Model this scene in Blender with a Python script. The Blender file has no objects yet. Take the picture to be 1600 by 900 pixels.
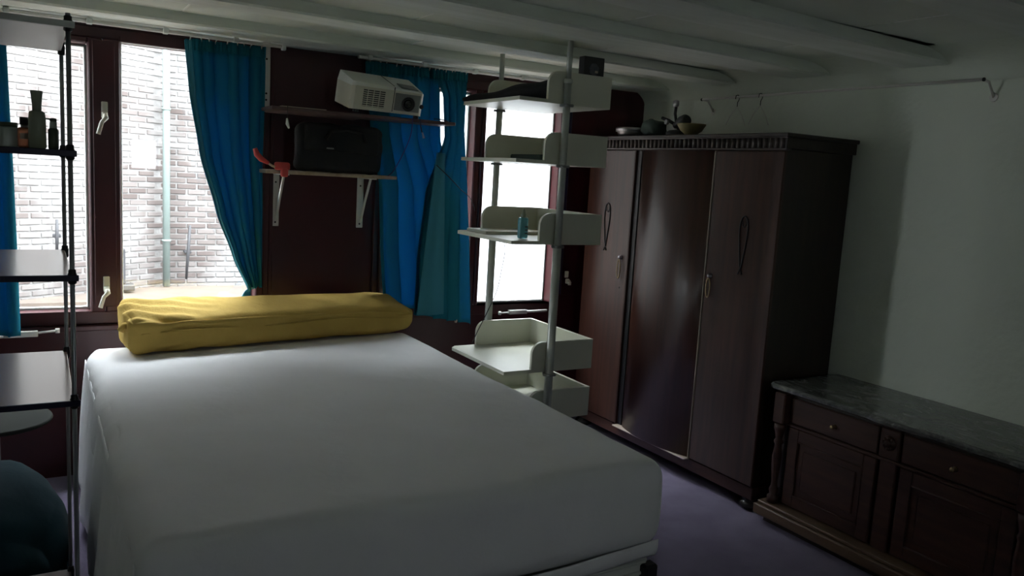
import bpy, bmesh, math, random
from mathutils import Vector as V, Matrix as M
from mathutils import noise
random.seed(7)
SC = bpy.context.scene; COL = SC.collection; PI = math.pi

# ---------------------------------------------------------------- camera
CAM = V((0, 0, 1.5)); FPX = 1258.6
_y, _p, _r = math.radians(30.785), math.radians(7.93), math.radians(3.356)
FW = V((math.sin(_y)*math.cos(_p), math.cos(_y)*math.cos(_p), -math.sin(_p)))
R0 = V((math.cos(_y), -math.sin(_y), 0)); U0 = R0.cross(FW)
RT = R0*math.cos(_r) + U0*math.sin(_r); UP = U0*math.cos(_r) - R0*math.sin(_r)
cam = bpy.data.cameras.new('camera'); cam.sensor_width = 36; cam.lens = 36*FPX/1600; cam.clip_start = .02
co = bpy.data.objects.new('camera', cam); COL.objects.link(co)
m = M((RT, UP, -FW)).transposed().to_4x4(); m.translation = CAM; co.matrix_world = m
SC.camera = co
def ray(px, py): return FW + RT*((px-800)/FPX) + UP*((450-py)/FPX)
def aty(px, py, Y): d = ray(px, py); return CAM + d*(Y/d.y)
def atx(px, py, X): d = ray(px, py); return CAM + d*(X/d.x)
def atz(px, py, Z): d = ray(px, py); return CAM + d*((Z-CAM.z)/d.z)

# ---------------------------------------------------------------- light
SC.view_settings.view_transform = 'Standard'; SC.view_settings.look = 'None'
SC.view_settings.gamma = 1; SC.view_settings.use_curve_mapping = False
SC.view_settings.exposure = 1.82
SKY = 12.0
w = bpy.data.worlds.new('overcast_sky'); SC.world = w; w.use_nodes = True
bg = w.node_tree.nodes['Background']; bg.inputs[0].default_value = (.9, .93, 1, 1)
# overcast sky: brightness rises from horizon to zenith as (1 + 2 sin h) / 3, the same all round
_n = w.node_tree.nodes; _l = w.node_tree.links
_tc = _n.new('ShaderNodeTexCoord'); _sx = _n.new('ShaderNodeSeparateXYZ'); _l.new(_tc.outputs['Generated'], _sx.inputs[0])
_mr = _n.new('ShaderNodeMapRange'); _mr.inputs[1].default_value = 0; _mr.inputs[2].default_value = 1
_mr.inputs[3].default_value = SKY/3; _mr.inputs[4].default_value = SKY; _l.new(_sx.outputs[2], _mr.inputs[0]); _l.new(_mr.outputs[0], bg.inputs[1])
def portal(x, z, sx, sz, y=4.32, rx=-PI/2):
    l = bpy.data.lights.new('window_portal', 'AREA'); l.shape = 'RECTANGLE'; l.size = sx; l.size_y = sz
    l.cycles.is_portal = True
    o = bpy.data.objects.new('window_portal', l); COL.objects.link(o)
    o.location = (x, y, z); o.rotation_euler = (rx, 0, 0)
portal(.2, 1.38, 1.7, 1.3); portal(2.12, 1.38, 1.3, 1.3)
portal(1.0, 1.5, .28, .34, -1.4, PI/2)  # portal for the added fill window in the back wall
try:
    SC.cycles.max_bounces = 14; SC.cycles.diffuse_bounces = 8; SC.cycles.transparent_max_bounces = 16
    SC.cycles.sample_clamp_indirect = 6
except Exception: pass

# ---------------------------------------------------------------- materials
def mat(name, col, rough=.6, metal=0, spec=.5, noise_=None, bump=None, col2=None, coat=0, trans=0, stretch=None, detail=4, sheen=0):
    m = bpy.data.materials.new(name); m.use_nodes = True; nt = m.node_tree; b = nt.nodes['Principled BSDF']
    b.inputs['Base Color'].default_value = (*col, 1); b.inputs['Roughness'].default_value = rough
    b.inputs['Metallic'].default_value = metal; b.inputs['Specular IOR Level'].default_value = spec
    b.inputs['Coat Weight'].default_value = coat; b.inputs['Coat Roughness'].default_value = .12
    b.inputs['Sheen Weight'].default_value = sheen
    if trans: b.inputs['Transmission Weight'].default_value = trans
    tc = nt.nodes.new('ShaderNodeTexCoord'); mp = nt.nodes.new('ShaderNodeMapping')
    nt.links.new(tc.outputs['Object'], mp.inputs[0])
    if stretch: mp.inputs['Scale'].default_value = stretch
    if noise_ and col2:
        n = nt.nodes.new('ShaderNodeTexNoise'); n.inputs['Scale'].default_value = noise_; n.inputs['Detail'].default_value = detail
        nt.links.new(mp.outputs[0], n.inputs['Vector'])
        cr = nt.nodes.new('ShaderNodeValToRGB'); cr.color_ramp.elements[0].position = .35; cr.color_ramp.elements[1].position = .65
        cr.color_ramp.elements[0].color = (*col, 1); cr.color_ramp.elements[1].color = (*col2, 1)
        nt.links.new(n.outputs[0], cr.inputs[0]); nt.links.new(cr.outputs[0], b.inputs['Base Color'])
    if bump:
        n = nt.nodes.new('ShaderNodeTexNoise'); n.inputs['Scale'].default_value = bump[0]; n.inputs['Detail'].default_value = 6
        nt.links.new(mp.outputs[0], n.inputs['Vector'])
        bp = nt.nodes.new('ShaderNodeBump'); bp.inputs['Strength'].default_value = bump[1]; bp.inputs['Distance'].default_value = bump[2]
        nt.links.new(n.outputs[0], bp.inputs['Height']); nt.links.new(bp.outputs[0], b.inputs['Normal'])
    return m
K = {}
K['redpaint'] = mat('dark_red_gloss_paint', (.052, .006, .0085), .4, bump=(14, .12, .01), noise_=3, col2=(.038, .0045, .0065))
K['white'] = mat('white_plaster', (.74, .79, .69), .85, noise_=2.2, col2=(.7, .75, .65), bump=(26, .35, .01))
K['ceil'] = mat('white_ceiling_paint', (.72, .77, .68), .7, noise_=2.5, col2=(.64, .69, .6), bump=(9, .3, .012))
K['beam'] = mat('white_beam_paint', (.78, .83, .76), .6, noise_=7, col2=(.7, .75, .67), bump=(7, .4, .01), stretch=(.4, 3, 3))
K['filler'] = mat('bright_filler', (.85, .88, .82), .8)
K['carpet'] = mat('mauve_carpet', (.29, .25, .38), 1, spec=.1, noise_=6, col2=(.23, .195, .305), bump=(420, .8, .01), sheen=.2)
K['sheet'] = mat('white_cotton_sheet', (.8, .805, .82), .9, spec=.2, noise_=5, col2=(.77, .775, .785), bump=(9, .25, .02), sheen=.1)
K['base'] = mat('white_divan_cloth', (.6, .62, .58), .9, spec=.2, bump=(60, .2, .005))
K['yellow'] = mat('mustard_cotton', (.56, .39, .105), .85, spec=.2, noise_=8, col2=(.5, .345, .09), bump=(34, .35, .01), stretch=(1, 1, 1))
K['black'] = mat('black_plastic', (.012, .012, .014), .45)
K['blackcloth'] = mat('black_nylon', (.01, .01, .012), .8, bump=(40, .3, .01))
K['edge'] = mat('dark_shelf_edge', (.02, .018, .05), .3)
K['chrome'] = mat('brushed_steel', (.3, .32, .34), .3, .6)
K['alu'] = mat('satin_aluminium', (.5, .53, .49), .36, .25, noise_=20, col2=(.44, .47, .43))
K['tray'] = mat('cream_white_melamine', (.66, .67, .56), .42, noise_=3, col2=(.62, .63, .53))
K['whitep'] = mat('white_plastic', (.72, .74, .7), .4)
K['offwhite'] = mat('aged_white_plastic', (.62, .6, .5), .4)
K['bracket'] = mat('white_enamel_metal', (.7, .68, .64), .45)
K['ply'] = mat('pale_chipboard', (.45, .36, .27), .7, noise_=30, col2=(.36, .28, .2))
K['darkboard'] = mat('dark_red_board', (.12, .075, .07), .5)
K['shelfp'] = mat('glossy_pale_shelf', (.6, .48, .44), .22, coat=.3)
K['red'] = mat('coral_red_rubber', (.55, .06, .05), .5)
K['cable'] = mat('black_cable', (.012, .012, .02), .5)
K['pcable'] = mat('dark_purple_cable', (.05, .02, .12), .5)
K['tan'] = mat('beige_plastic', (.5, .42, .33), .5)
K['amber'] = mat('amber_glass', (.42, .17, .09), .15, trans=.35)
K['palegreen'] = mat('pale_sage_plastic', (.3, .34, .26), .4, noise_=25, col2=(.25, .29, .21))
K['olive'] = mat('olive_glass', (.07, .1, .06), .3)
K['jar'] = mat('frosted_jar_glass', (.4, .46, .42), .35, trans=.3)
K['aqua'] = mat('aqua_plastic', (.1, .36, .42), .25, trans=.3)
K['teal'] = mat('teal_velour', (.004, .035, .05), .95, noise_=4, col2=(.003, .025, .038), bump=(20, .3, .01))
K['greytop'] = mat('grey_laminate', (.03, .033, .03), .8, spec=.1)
K['pipe'] = mat('mint_zinc', (.13, .165, .155), .5)
K['iron'] = mat('weathered_iron', (.02, .02, .022), .7)
K['mortar'] = mat('pale_mortar', (.155, .15, .145), .95, noise_=12, col2=(.125, .12, .115), bump=(50, .4, .01))
K['render'] = mat('white_render', (.42, .425, .43), .9, bump=(12, .2, .01))
K['roof'] = mat('weathered_clay_roof', (.085, .065, .05), .9, noise_=6, col2=(.06, .047, .038))
K['lensglass'] = mat('dark_lens_glass', (.01, .01, .012), .08, coat=1)
K['grey'] = mat('mid_grey_plastic', (.2, .21, .2), .4)
K['tin'] = mat('dull_tin', (.45, .44, .46), .35, 1)
K['bowl'] = mat('olive_wooden_bowl', (.2, .17, .06), .5, noise_=9, col2=(.15, .12, .05))
K['darkgreen'] = mat('dark_green_cloth', (.05, .075, .065), .9, bump=(30, .4, .01))
K['brass'] = mat('aged_brass', (.4, .3, .16), .35, 1)
K['cream'] = mat('worn_pale_bead', (.4, .33, .27), .4)

def wood(name, c1, c2, rough, sc, scale=5, coat=.4, bs=.12):
    m = mat(name, c1, rough, noise_=scale, col2=c2, stretch=sc, detail=8, coat=coat, bump=(scale*1.5, bs, .004)); return m
K['mahog'] = wood('polished_mahogany', (.036, .014, .0095), (.06, .023, .015), .4, (7, 7, .5), coat=.08, bs=.02)
_b = K['mahog'].node_tree.nodes['Principled BSDF']; _b.inputs['Anisotropic'].default_value = .85; _b.inputs['Anisotropic Rotation'].default_value = .25
K['mahogdark'] = wood('dark_stained_carcass', (.022, .014, .01), (.032, .019, .013), .5, (6, 6, .6), coat=.1)
K['cornice'] = wood('cornice_wood', (.06, .045, .04), (.09, .065, .055), .35, (6, .6, 6))
K['oak'] = wood('aged_brown_oak', (.04, .015, .01), (.068, .028, .018), .5, (6, .7, 6), coat=.1)
K['oaklight'] = wood('worn_plinth_oak', (.11, .066, .038), (.15, .094, .056), .5, (6, .6, 6), coat=.1)

def marble():
    m = mat('grey_veined_marble', (.1, .1, .1), .22, coat=.2); nt = m.node_tree; b = nt.nodes['Principled BSDF']
    tc = nt.nodes.new('ShaderNodeTexCoord')
    n = nt.nodes.new('ShaderNodeTexNoise'); n.inputs['Scale'].default_value = 6; n.inputs['Detail'].default_value = 12; n.inputs['Roughness'].default_value = .75; n.inputs['Distortion'].default_value = 1.6
    mp = nt.nodes.new('ShaderNodeMapping'); mp.inputs['Scale'].default_value = (2.4, 1, 1)
    nt.links.new(tc.outputs['Object'], mp.inputs[0]); nt.links.new(mp.outputs[0], n.inputs['Vector'])
    cr = nt.nodes.new('ShaderNodeValToRGB'); e = cr.color_ramp.elements
    e[0].position = .3; e[0].color = (.05, .055, .055, 1); e[1].position = .72; e[1].color = (.4, .4, .39, 1)
    k = e.new(.5); k.color = (.13, .135, .13, 1)
    nt.links.new(n.outputs[0], cr.inputs[0]); nt.links.new(cr.outputs[0], b.inputs['Base Color']); return m
K['marble'] = marble()

def brickmat():
    m = bpy.data.materials.new('pinkish_brick'); m.use_nodes = True; nt = m.node_tree; b = nt.nodes['Principled BSDF']; b.inputs['Roughness'].default_value = .95
    oi = nt.nodes.new('ShaderNodeObjectInfo'); ge = nt.nodes.new('ShaderNodeNewGeometry')
    ad = nt.nodes.new('ShaderNodeMath'); ad.operation = 'ADD'; fr = nt.nodes.new('ShaderNodeMath'); fr.operation = 'FRACT'
    nt.links.new(oi.outputs['Random'], ad.inputs[0]); nt.links.new(ge.outputs['Random Per Island'], ad.inputs[1]); nt.links.new(ad.outputs[0], fr.inputs[0])
    cr = nt.nodes.new('ShaderNodeValToRGB'); e = cr.color_ramp.elements
    e[0].color = (.05, .038, .034, 1); e[1].color = (.11, .1, .094, 1)
    for p, c in ((.25, (.062, .049, .045, 1)), (.5, (.077, .065, .06, 1)), (.75, (.092, .08, .075, 1))): k = e.new(p); k.color = c
    nt.links.new(fr.outputs[0], cr.inputs[0])
    # paler patches spread by noise
    n = nt.nodes.new('ShaderNodeTexNoise'); n.inputs['Scale'].default_value = 1.7; n.inputs['Detail'].default_value = 5
    nt.links.new(ge.outputs['Position'], n.inputs['Vector'])
    r2 = nt.nodes.new('ShaderNodeValToRGB'); r2.color_ramp.elements[0].position = .46; r2.color_ramp.elements[1].position = .62
    mx = nt.nodes.new('ShaderNodeMix'); mx.data_type = 'RGBA'; nt.links.new(n.outputs[0], r2.inputs[0]); nt.links.new(r2.outputs[0], mx.inputs[0])
    nt.links.new(cr.outputs[0], mx.inputs[6]); mx.inputs[7].default_value = (.15, .147, .142, 1); nt.links.new(mx.outputs[2], b.inputs['Base Color'])
    return m
K['brick'] = brickmat()

def glassmat():
    m = bpy.data.materials.new('window_glass'); m.use_nodes = True; nt = m.node_tree; nt.nodes.remove(nt.nodes['Principled BSDF'])
    t = nt.nodes.new('ShaderNodeBsdfTransparent'); t.inputs[0].default_value = (.96, .98, .97, 1)
    g = nt.nodes.new('ShaderNodeBsdfGlossy'); g.inputs['Roughness'].default_value = .02
    mx = nt.nodes.new('ShaderNodeMixShader'); mx.inputs[0].default_value = .05
    nt.links.new(t.outputs[0], mx.inputs[1]); nt.links.new(g.outputs[0], mx.inputs[2]); nt.links.new(mx.outputs[0], nt.nodes['Material Output'].inputs[0]); return m
K['glass'] = glassmat()
def curtainmat(name, c, ct, f):
    m = bpy.data.materials.new(name); m.use_nodes = True; nt = m.node_tree; nt.nodes.remove(nt.nodes['Principled BSDF'])
    d = nt.nodes.new('ShaderNodeBsdfDiffuse'); d.inputs[0].default_value = (*c, 1)
    t = nt.nodes.new('ShaderNodeBsdfTranslucent'); t.inputs[0].default_value = (*ct, 1)
    tc = nt.nodes.new('ShaderNodeTexCoord'); n = nt.nodes.new('ShaderNodeTexNoise'); n.inputs['Scale'].default_value = 300
    nt.links.new(tc.outputs['Object'], n.inputs['Vector']); bp = nt.nodes.new('ShaderNodeBump'); bp.inputs['Strength'].default_value = .15; bp.inputs['Distance'].default_value = .003
    nt.links.new(n.outputs[0], bp.inputs['Height']); nt.links.new(bp.outputs[0], d.inputs['Normal'])
    mx = nt.nodes.new('ShaderNodeMixShader'); mx.inputs[0].default_value = f
    nt.links.new(d.outputs[0], mx.inputs[1]); nt.links.new(t.outputs[0], mx.inputs[2]); nt.links.new(mx.outputs[0], nt.nodes['Material Output'].inputs[0]); return m
K['curtain'] = curtainmat('blue_curtain_cotton', (.03, .235, .3), (.0, .17, .34), .42)
K['hem'] = curtainmat('teal_curtain_lining', (.08, .32, .42), (.02, .25, .4), .3)

# ---------------------------------------------------------------- mesh helpers
class MB:
    def __init__(s): s.b = bmesh.new()
    def box(s, lo, hi, bev=0, rot=None, piv=None, seg=1):
        lo = V(lo); hi = V(hi); c = (lo+hi)/2
        r = bmesh.ops.create_cube(s.b, size=1); vs = r['verts']
        for v in vs: v.co = V((v.co.x*(hi.x-lo.x), v.co.y*(hi.y-lo.y), v.co.z*(hi.z-lo.z))) + c
        if bev:
            es = list({e for v in vs for e in v.link_edges})
            r = bmesh.ops.bevel(s.b, geom=es, offset=bev, segments=seg, affect='EDGES', profile=.5); vs = list({v for f in r['faces'] for v in f.verts} | {v for v in vs if v.is_valid})
        if rot is not None:
            piv = V(piv) if piv is not None else c
            for v in vs: v.co = rot @ (v.co-piv) + piv
        return s
    def rings(s, rings, cap=True, close=False):
        R = [[s.b.verts.new(p) for p in r] for r in rings]; n = len(R[0])
        for i in range(len(R)-(0 if close else 1)):
            a = R[i]; c = R[(i+1) % len(R)]
            for j in range(n):
                f = s.b.faces.new((a[j], a[(j+1) % n], c[(j+1) % n], c[j])); f.smooth = True
        if cap and not close: s.b.faces.new(R[0][::-1]); s.b.faces.new(R[-1])
        return s
    def tube(s, pts, r, n=8, close=False):
        pts = [V(p) for p in pts]; rr = r if isinstance(r, (list, tuple)) else [r]*len(pts)
        out = []; up = None
        for i, p in enumerate(pts):
            if close: t = pts[(i+1) % len(pts)] - pts[i-1]
            else: t = pts[min(i+1, len(pts)-1)] - pts[max(i-1, 0)]
            t.normalize()
            if up is None: up = V((0, 0, 1)) if abs(t.z) < .9 else V((1, 0, 0))
            a = t.cross(up); a.normalize(); b = a.cross(t); b.normalize(); up = b
            out.append([p + a*(rr[i]*math.cos(2*PI*k/n)) + b*(rr[i]*math.sin(2*PI*k/n)) for k in range(n)])
        return s.rings(out, close=close)
    def lathe(s, c, prof, n=20, axis=(0, 0, 1)):
        ax = V(axis).normalized(); a = ax.orthogonal().normalized(); b = ax.cross(a); c = V(c)
        return s.rings([[c + ax*z + a*(r*math.cos(2*PI*k/n)) + b*(r*math.sin(2*PI*k/n)) for k in range(n)] for r, z in prof])
    def prism(s, pts, d, bev=0):
        d = V(d); a = [s.b.verts.new(V(p)) for p in pts]; c = [s.b.verts.new(V(p)+d) for p in pts]; n = len(a)
        s.b.faces.new(a[::-1]); s.b.faces.new(c)
        for j in range(n): s.b.faces.new((a[j], a[(j+1) % n], c[(j+1) % n], c[j]))
        return s
    def grid(s, fn, nu, nv, thick=0):
        g = [[s.b.verts.new(fn(i/nu, j/nv)) for j in range(nv+1)] for i in range(nu+1)]
        for i in range(nu):
            for j in range(nv):
                f = s.b.faces.new((g[i][j], g[i+1][j], g[i+1][j+1], g[i][j+1])); f.smooth = True
        return s
def rbox(mb, lo, hi, r, n=(30, 30, 8), fn=None):
    """cushion-like box: all edges rounded with radius r, optional displacement fn(p, normal)"""
    lo = V(lo); hi = V(hi); c = (lo+hi)/2; h = (hi-lo)/2; vd = {}
    def pt(i, j, k):
        key = (i, j, k)
        if key in vd: return vd[key]
        q = []
        for a, m_ in zip((i, j, k), n):
            t = 2*a/m_-1; t = math.sin(t*PI/2)*.55+t*.45; q.append(t)
        p = V((q[0]*h.x, q[1]*h.y, q[2]*h.z))
        inn = V([max(-(h[x]-r), min(h[x]-r, p[x])) for x in range(3)]); d = p-inn
        nn = d.normalized() if d.length > 1e-9 else V((0, 0, 0))
        if d.length > 1e-9: p = inn + nn*r
        p = p + c
        if fn: p = p + fn(p, nn, V(q))
        v = mb.b.verts.new(p); vd[key] = v; return v
    def face(*k):
        f = mb.b.faces.new([pt(*x) for x in k]); f.smooth = True
    for i in range(n[0]):
        for j in range(n[1]):
            face((i, j, 0), (i, j+1, 0), (i+1, j+1, 0), (i+1, j, 0)); face((i, j, n[2]), (i+1, j, n[2]), (i+1, j+1, n[2]), (i, j+1, n[2]))
    for i in range(n[0]):
        for k in range(n[2]):
            face((i, 0, k), (i+1, 0, k), (i+1, 0, k+1), (i, 0, k+1)); face((i, n[1], k), (i, n[1], k+1), (i+1, n[1], k+1), (i+1, n[1], k))
    for j in range(n[1]):
        for k in range(n[2]):
            face((0, j, k), (0, j, k+1), (0, j+1, k+1), (0, j+1, k)); face((n[0], j, k), (n[0], j+1, k), (n[0], j+1, k+1), (n[0], j, k+1))
    return mb
def root(o):
    while o.parent: o = o.parent
    return o
def part(name, mb, material, parent=None, label=None, smooth=None, solid=0):
    """mesh built in world coordinates, linked as one object under its parent"""
    me = bpy.data.meshes.new(name); b = mb.b
    bmesh.ops.recalc_face_normals(b, faces=b.faces)
    if smooth is not None:
        for f in b.faces: f.smooth = smooth
    if parent is not None:
        r = root(parent); b.transform((M.Translation(r.location) @ M.Rotation(r.rotation_euler.z, 4, 'Z')).inverted())
    b.to_mesh(me); b.free(); me.materials.append(K[material] if isinstance(material, str) else material)
    o = bpy.data.objects.new(name, me); COL.objects.link(o); o.parent = parent
    if label: o['label'] = label
    if solid:
        s = o.modifiers.new('solid', 'SOLIDIFY'); s.thickness = solid; s.offset = 0
    return o
def thing(name, label, cat, loc, group=None, rz=0):
    o = bpy.data.objects.new(name, None); COL.objects.link(o); o.location = loc; o.rotation_euler = (0, 0, rz); o.empty_display_size = .05
    o['label'] = label; o['category'] = cat
    if group: o['group'] = group
    return o
def struct(name, mb, material, label=None, cat=None):
    o = part(name, mb, material); o['kind'] = 'structure'
    if label: o['label'] = label
    if cat: o['category'] = cat
    return o
def tagm(o, label, cat, group=None):
    o['label'] = label; o['category'] = cat
    if group: o['group'] = group
    return o

# ================================================================ room shell
WY = 4.10; WX = 3.34; ZC = 2.108; ZB = 2.06; XL = -1.3; YB = -1.2
o = struct('floor', MB().box((XL, YB, -.08), (WX+.1, WY+.1, 0)), 'carpet', 'mauve carpet covering the bedroom floor', 'floor')
# window wall with two openings
G0, G1, GZ0, GZ1 = -.62, .99, .715, 2.03       # left opening
H0, H1, HZ0, HZ1 = 1.56, 2.74, .69, 2.0        # right opening
b = MB(); T = WY+.14
b.box((XL, WY, 0), (G0, T, 2.3)); b.box((G0, WY, 0), (G1, T, GZ0)); b.box((G0, WY, GZ1), (G1, T, 2.3))
b.box((G1, WY, 0), (H0, T, 2.3)); b.box((H0, WY, 0), (H1, T, HZ0)); b.box((H0, WY, HZ1), (H1, T, 2.3)); b.box((H1, WY, 0), (WX+.2, T, 2.3))
struct('wall_window', b, 'redpaint', 'dark red painted wall around the windows', 'wall')
struct('wall_right', MB().box((WX, YB, 0), (WX+.12, WY, 2.3)), 'white', 'off-white plastered wall on the right side', 'wall')
struct('wall_left', MB().box((XL-.12, YB, 0), (XL, WY, 2.3)), 'white')
b = MB().box((XL-.12, YB-.12, 0), (.86, YB, 2.3)).box((1.14, YB-.12, 0), (WX+.12, YB, 2.3)).box((.86, YB-.12, 0), (1.14, YB, 1.33)).box((.86, YB-.12, 1.67), (1.14, YB, 2.3))
struct('wall_back', b, 'white')
b = MB().box((.86, YB-.09, 1.33), (1.14, YB-.03, 1.35)).box((.86, YB-.09, 1.65), (1.14, YB-.03, 1.67)).box((.86, YB-.09, 1.35), (.88, YB-.03, 1.65)).box((1.12, YB-.09, 1.35), (1.14, YB-.03, 1.65))
part('pane', MB().box((.88, YB-.062, 1.35), (1.12, YB-.058, 1.65)), 'glass', struct('window_added_fill', b, 'redpaint'))  # unseen window, added to let dim fill light in from behind the camera
struct('trim_1', MB().box((1.0, WY-.012, .03), (1.02, WY, 2.0), .003), 'redpaint')

# ceiling: boarded bays between beams
CE = struct('ceiling', MB().box((XL-.1, YB-.1, ZC+.012), (WX+.1, WY+.14, ZC+.12)), 'ceil', 'white painted ceiling of beams and boards', 'ceiling')
beams = [(3.80, 4.10, 0), (3.14, 3.31, .025), (2.50, 2.74, .035), (1.88, 2.10, .04), (1.2, 1.42, .04), (.5, .72, .04), (-.2, .02, .03), (-.9, -.68, .03)]
for i, (y0, y1, sk) in enumerate(beams):
    b = MB(); r = lambda x, s: noise.noise(V((x*1.3, s+i*7, 0)))*.006
    n = 28; rg = []
    for k in range(n+1):
        x = XL + (WX-.02-XL)*k/n; sh = sk*(x-.5)*1.6 if sk else 0
        y0_ = y0+sh; y1_ = min(y1+sh, WY); z = ZB + r(x, 3)
        c = .008
        rg.append([V((x, y0_+r(x, 1), ZC+.03)), V((x, y0_+r(x, 1), z+c)), V((x, y0_+c+r(x, 1), z)), V((x, y1_-c, z)), V((x, y1_, z+c)), V((x, y1_, ZC+.03))])
    b.rings(rg); o = part('beam', b, 'beam', CE, smooth=False)
# boards of each bay (separate panels with recessed, part-filled joints)
jx = [(-.35, .55, 1.6, 2.45), (.1, 1.35, 2.3), (-.2, .9, 1.95, 2.75), (.3, 1.5, 2.6), (-.1, 1.1, 2.2), (.5, 1.7), (.2, 1.6)]
for i in range(len(beams)-1):
    y1 = beams[i][0]+.26; y0 = beams[i+1][1]-.10
    xs = [XL, *jx[i], WX-.02]
    for a, c in zip(xs[:-1], xs[1:]):
        part('panel', MB().box((a+.003, y0, ZC), (c-.003, min(y1, WY), ZC+.014), .002), 'ceil', CE)
        if c < WX-.1: part('joint_strip', MB().box((c-.004, y0+.1, ZC-.0015), (c+.004, y1-.28, ZC+.004)), 'filler', CE)
# coved plaster where the ceiling meets the right wall
b = MB(); n = 14; m_ = 60; rg = []
def cove(u, v):
    y = YB + (WY-YB)*u; dp = .30 + .09*noise.noise(V((0, y*1.6, 4))); hh = .13 + .03*noise.noise(V((3, y*1.7, 0)))
    a = v*PI/2
    x = WX+.002 - dp*(1-math.sin(a)) ; z = ZC-hh*(1-math.cos(a))
    return V((x, y, z + .002))
b.grid(cove, m_, n); part('cove', b, 'white', CE)
struct('baseboard_right', MB().box((WX-.015, YB, 0), (WX, 1.2, .09), .003), 'white')

# ---------------------------------------------------------------- windows
def window(name, sashes, z0, z1, x0, x1, label, handles):
    fr = MB(); t = .045
    y0, y1 = WY-.02, WY+.07
    fr.box((x0-.03, y0, z0-.03), (x1+.03, y1, z0+.03), .004); fr.box((x0-.03, y0, z1-.03), (x1+.03, y1, z1+.02), .004)
    fr.box((x0-.03, y0, z0+.03), (x0+.025, y1, z1-.03), .004); fr.box((x1-.025, y0, z0+.03), (x1+.03, y1, z1-.03), .004)
    W = part(name, fr, 'redpaint'); W['kind'] = 'structure'; W['label'] = label
    for (a, c, g0, g1, zb, zt) in sashes:        # sash outer a..c, glass g0..g1, glass zb..zt
        s = MB(); sy0, sy1 = WY-.045, WY+.05
        s.box((a, sy0, z0+.03), (g0, sy1, z1-.03), .006); s.box((g1, sy0, z0+.03), (c, sy1, z1-.03), .006)
        s.box((g0, sy0, z0+.03), (g1, sy1, zb), .006); s.box((g0, sy0, zt), (g1, sy1, z1-.03), .006)
        S = part('sash', s, 'redpaint', W)
        bd = MB()
        for q in (((g0, zb), (g0+.012, zt)), ((g1-.012, zb), (g1, zt)), ((g0+.012, zb), (g1-.012, zb+.012)), ((g0+.012, zt-.012), (g1-.012, zt))):
            bd.box((q[0][0], sy1-.02, q[0][1]), (q[1][0], sy1+.005, q[1][1]), .002)
        part('glazing_bead', bd, 'whitep', S, 'thin pale bead round the glass')
        part('pane', MB().box((g0, WY+.026, zb), (g1, WY+.030, zt)), 'glass', S)
    return W
W1 = window('window_1', [(-.60, .262, -.50, .205, .78, 1.962), (.266, .97, .333, .93, .78, 2.0)], .745, 2.02, -.6, .97, 'dark red double casement window at the left', None)
W2 = window('window_2', [(1.58, 2.158, 1.64, 2.118, .745, 1.945), (2.162, 2.72, 2.19, 2.69, .745, 1.945)], .715, 1.99, 1.58, 2.72, 'dark red double casement window behind the pole shelves', None)
struct('window_sill', MB().box((-.66, WY-.05, .69), (1.0, WY, .715), .004), 'redpaint')
b = MB().box((2.70, WY-.075, .8), (2.716, WY-.045, 1.93), .002)
part('weather_strip', b, 'whitep', W2, 'thin white strip down the right casement')
part('rebate', MB().box((2.722, WY-.07, .8), (2.75, WY-.046, 1.94), .003), 'edge', W2)
part('meeting_stile', MB().box((.222, WY-.051, .80), (.312, WY-.044, 1.98), .003), 'redpaint', W1)
def handle(x, z0, z1, par, dx=-.028):
    y = WY-.051 if x < 1 else WY-.045
    b = MB().box((x-.013, y-.012, (z0+z1)/2+.0), (x+.013, y, z1), .004, seg=2)
    b.box((x-.011, y-.03, z1-.075), (x+.011, y-.01, z1-.045), .004)
    h = part('handle', b, 'offwhite', par, 'cream espagnolette handle')
    part('lever', MB().tube([(x, y-.035, z1-.055), (x+.004, y-.042, z1-.07), (x+dx*.5, y-.045, (z0+z1)/2-.02), (x+dx, y-.045, z0)], [.010, .011, .009, .010], 8), 'offwhite', h)
handle(.268, 1.575, 1.718, W1); handle(.268, .805, .942, W1)
handle(2.795, .86, .94, W2, .0)
def stay(x0, x1, z, tilt, par):
    y = WY-.06
    b = MB().tube([(x0, y, z), (x0+(x1-x0)*.6, y, z+tilt*.6)], .008, 8).box((x0+(x1-x0)*.45, y-.01, z+tilt*.5-.009), (x0+(x1-x0)*.8, y+.008, z+tilt*.7+.012), .003)
    b.tube([(x0+(x1-x0)*.8, y, z+tilt*.75), (x1, y-.006, z+tilt)], .005, 8).lathe((x1, y-.006, z+tilt-.01), [(.009, 0), (.009, .02)], 10)
    part('casement_stay', b, 'bracket', par, 'pale metal window stay')
stay(-.3, .07, .672, .03, W1); stay(2.66, 2.33, .702, -.004, W2)

# ---------------------------------------------------------------- courtyard outside
WC = struct('wall_courtyard', MB().prism([(1.0, 8.03, .0), (-2.6, 5.95, .0), (-2.6, 6.2, .0), (1.0, 8.25, .0)], (0, 0, 5.2)).prism([(1.0, 8.031, 0), (3.55, 8.031, 0), (3.55, 8.25, 0), (1.0, 8.25, 0)], (0, 0, 5.2)),
            'mortar', 'old pale brick wall across the courtyard', 'wall')
bl, bh, bd_ = .162, .040, .05
def brickmesh(bm, M4=None, j=0):
    c = .004; vs = []
    for s, yy in ((0, 0), (c, -.008)):
        vs.append([V((-bl/2+s, yy, -bh/2+s*.8)), V((bl/2-s, yy, -bh/2+s*.8)), V((bl/2-s, yy, bh/2-s*.8)), V((-bl/2+s, yy, bh/2-s*.8))])
    back = [V((p.x, .03, p.z)) for p in vs[0]]
    R = [[bm.verts.new(M4 @ p if M4 else p) for p in r] for r in (back, vs[0], vs[1])]
    for i in range(2):
        for k in range(4): bm.faces.new((R[i][k], R[i][(k+1) % 4], R[i+1][(k+1) % 4], R[i+1][k]))
    bm.faces.new(R[2])
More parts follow.
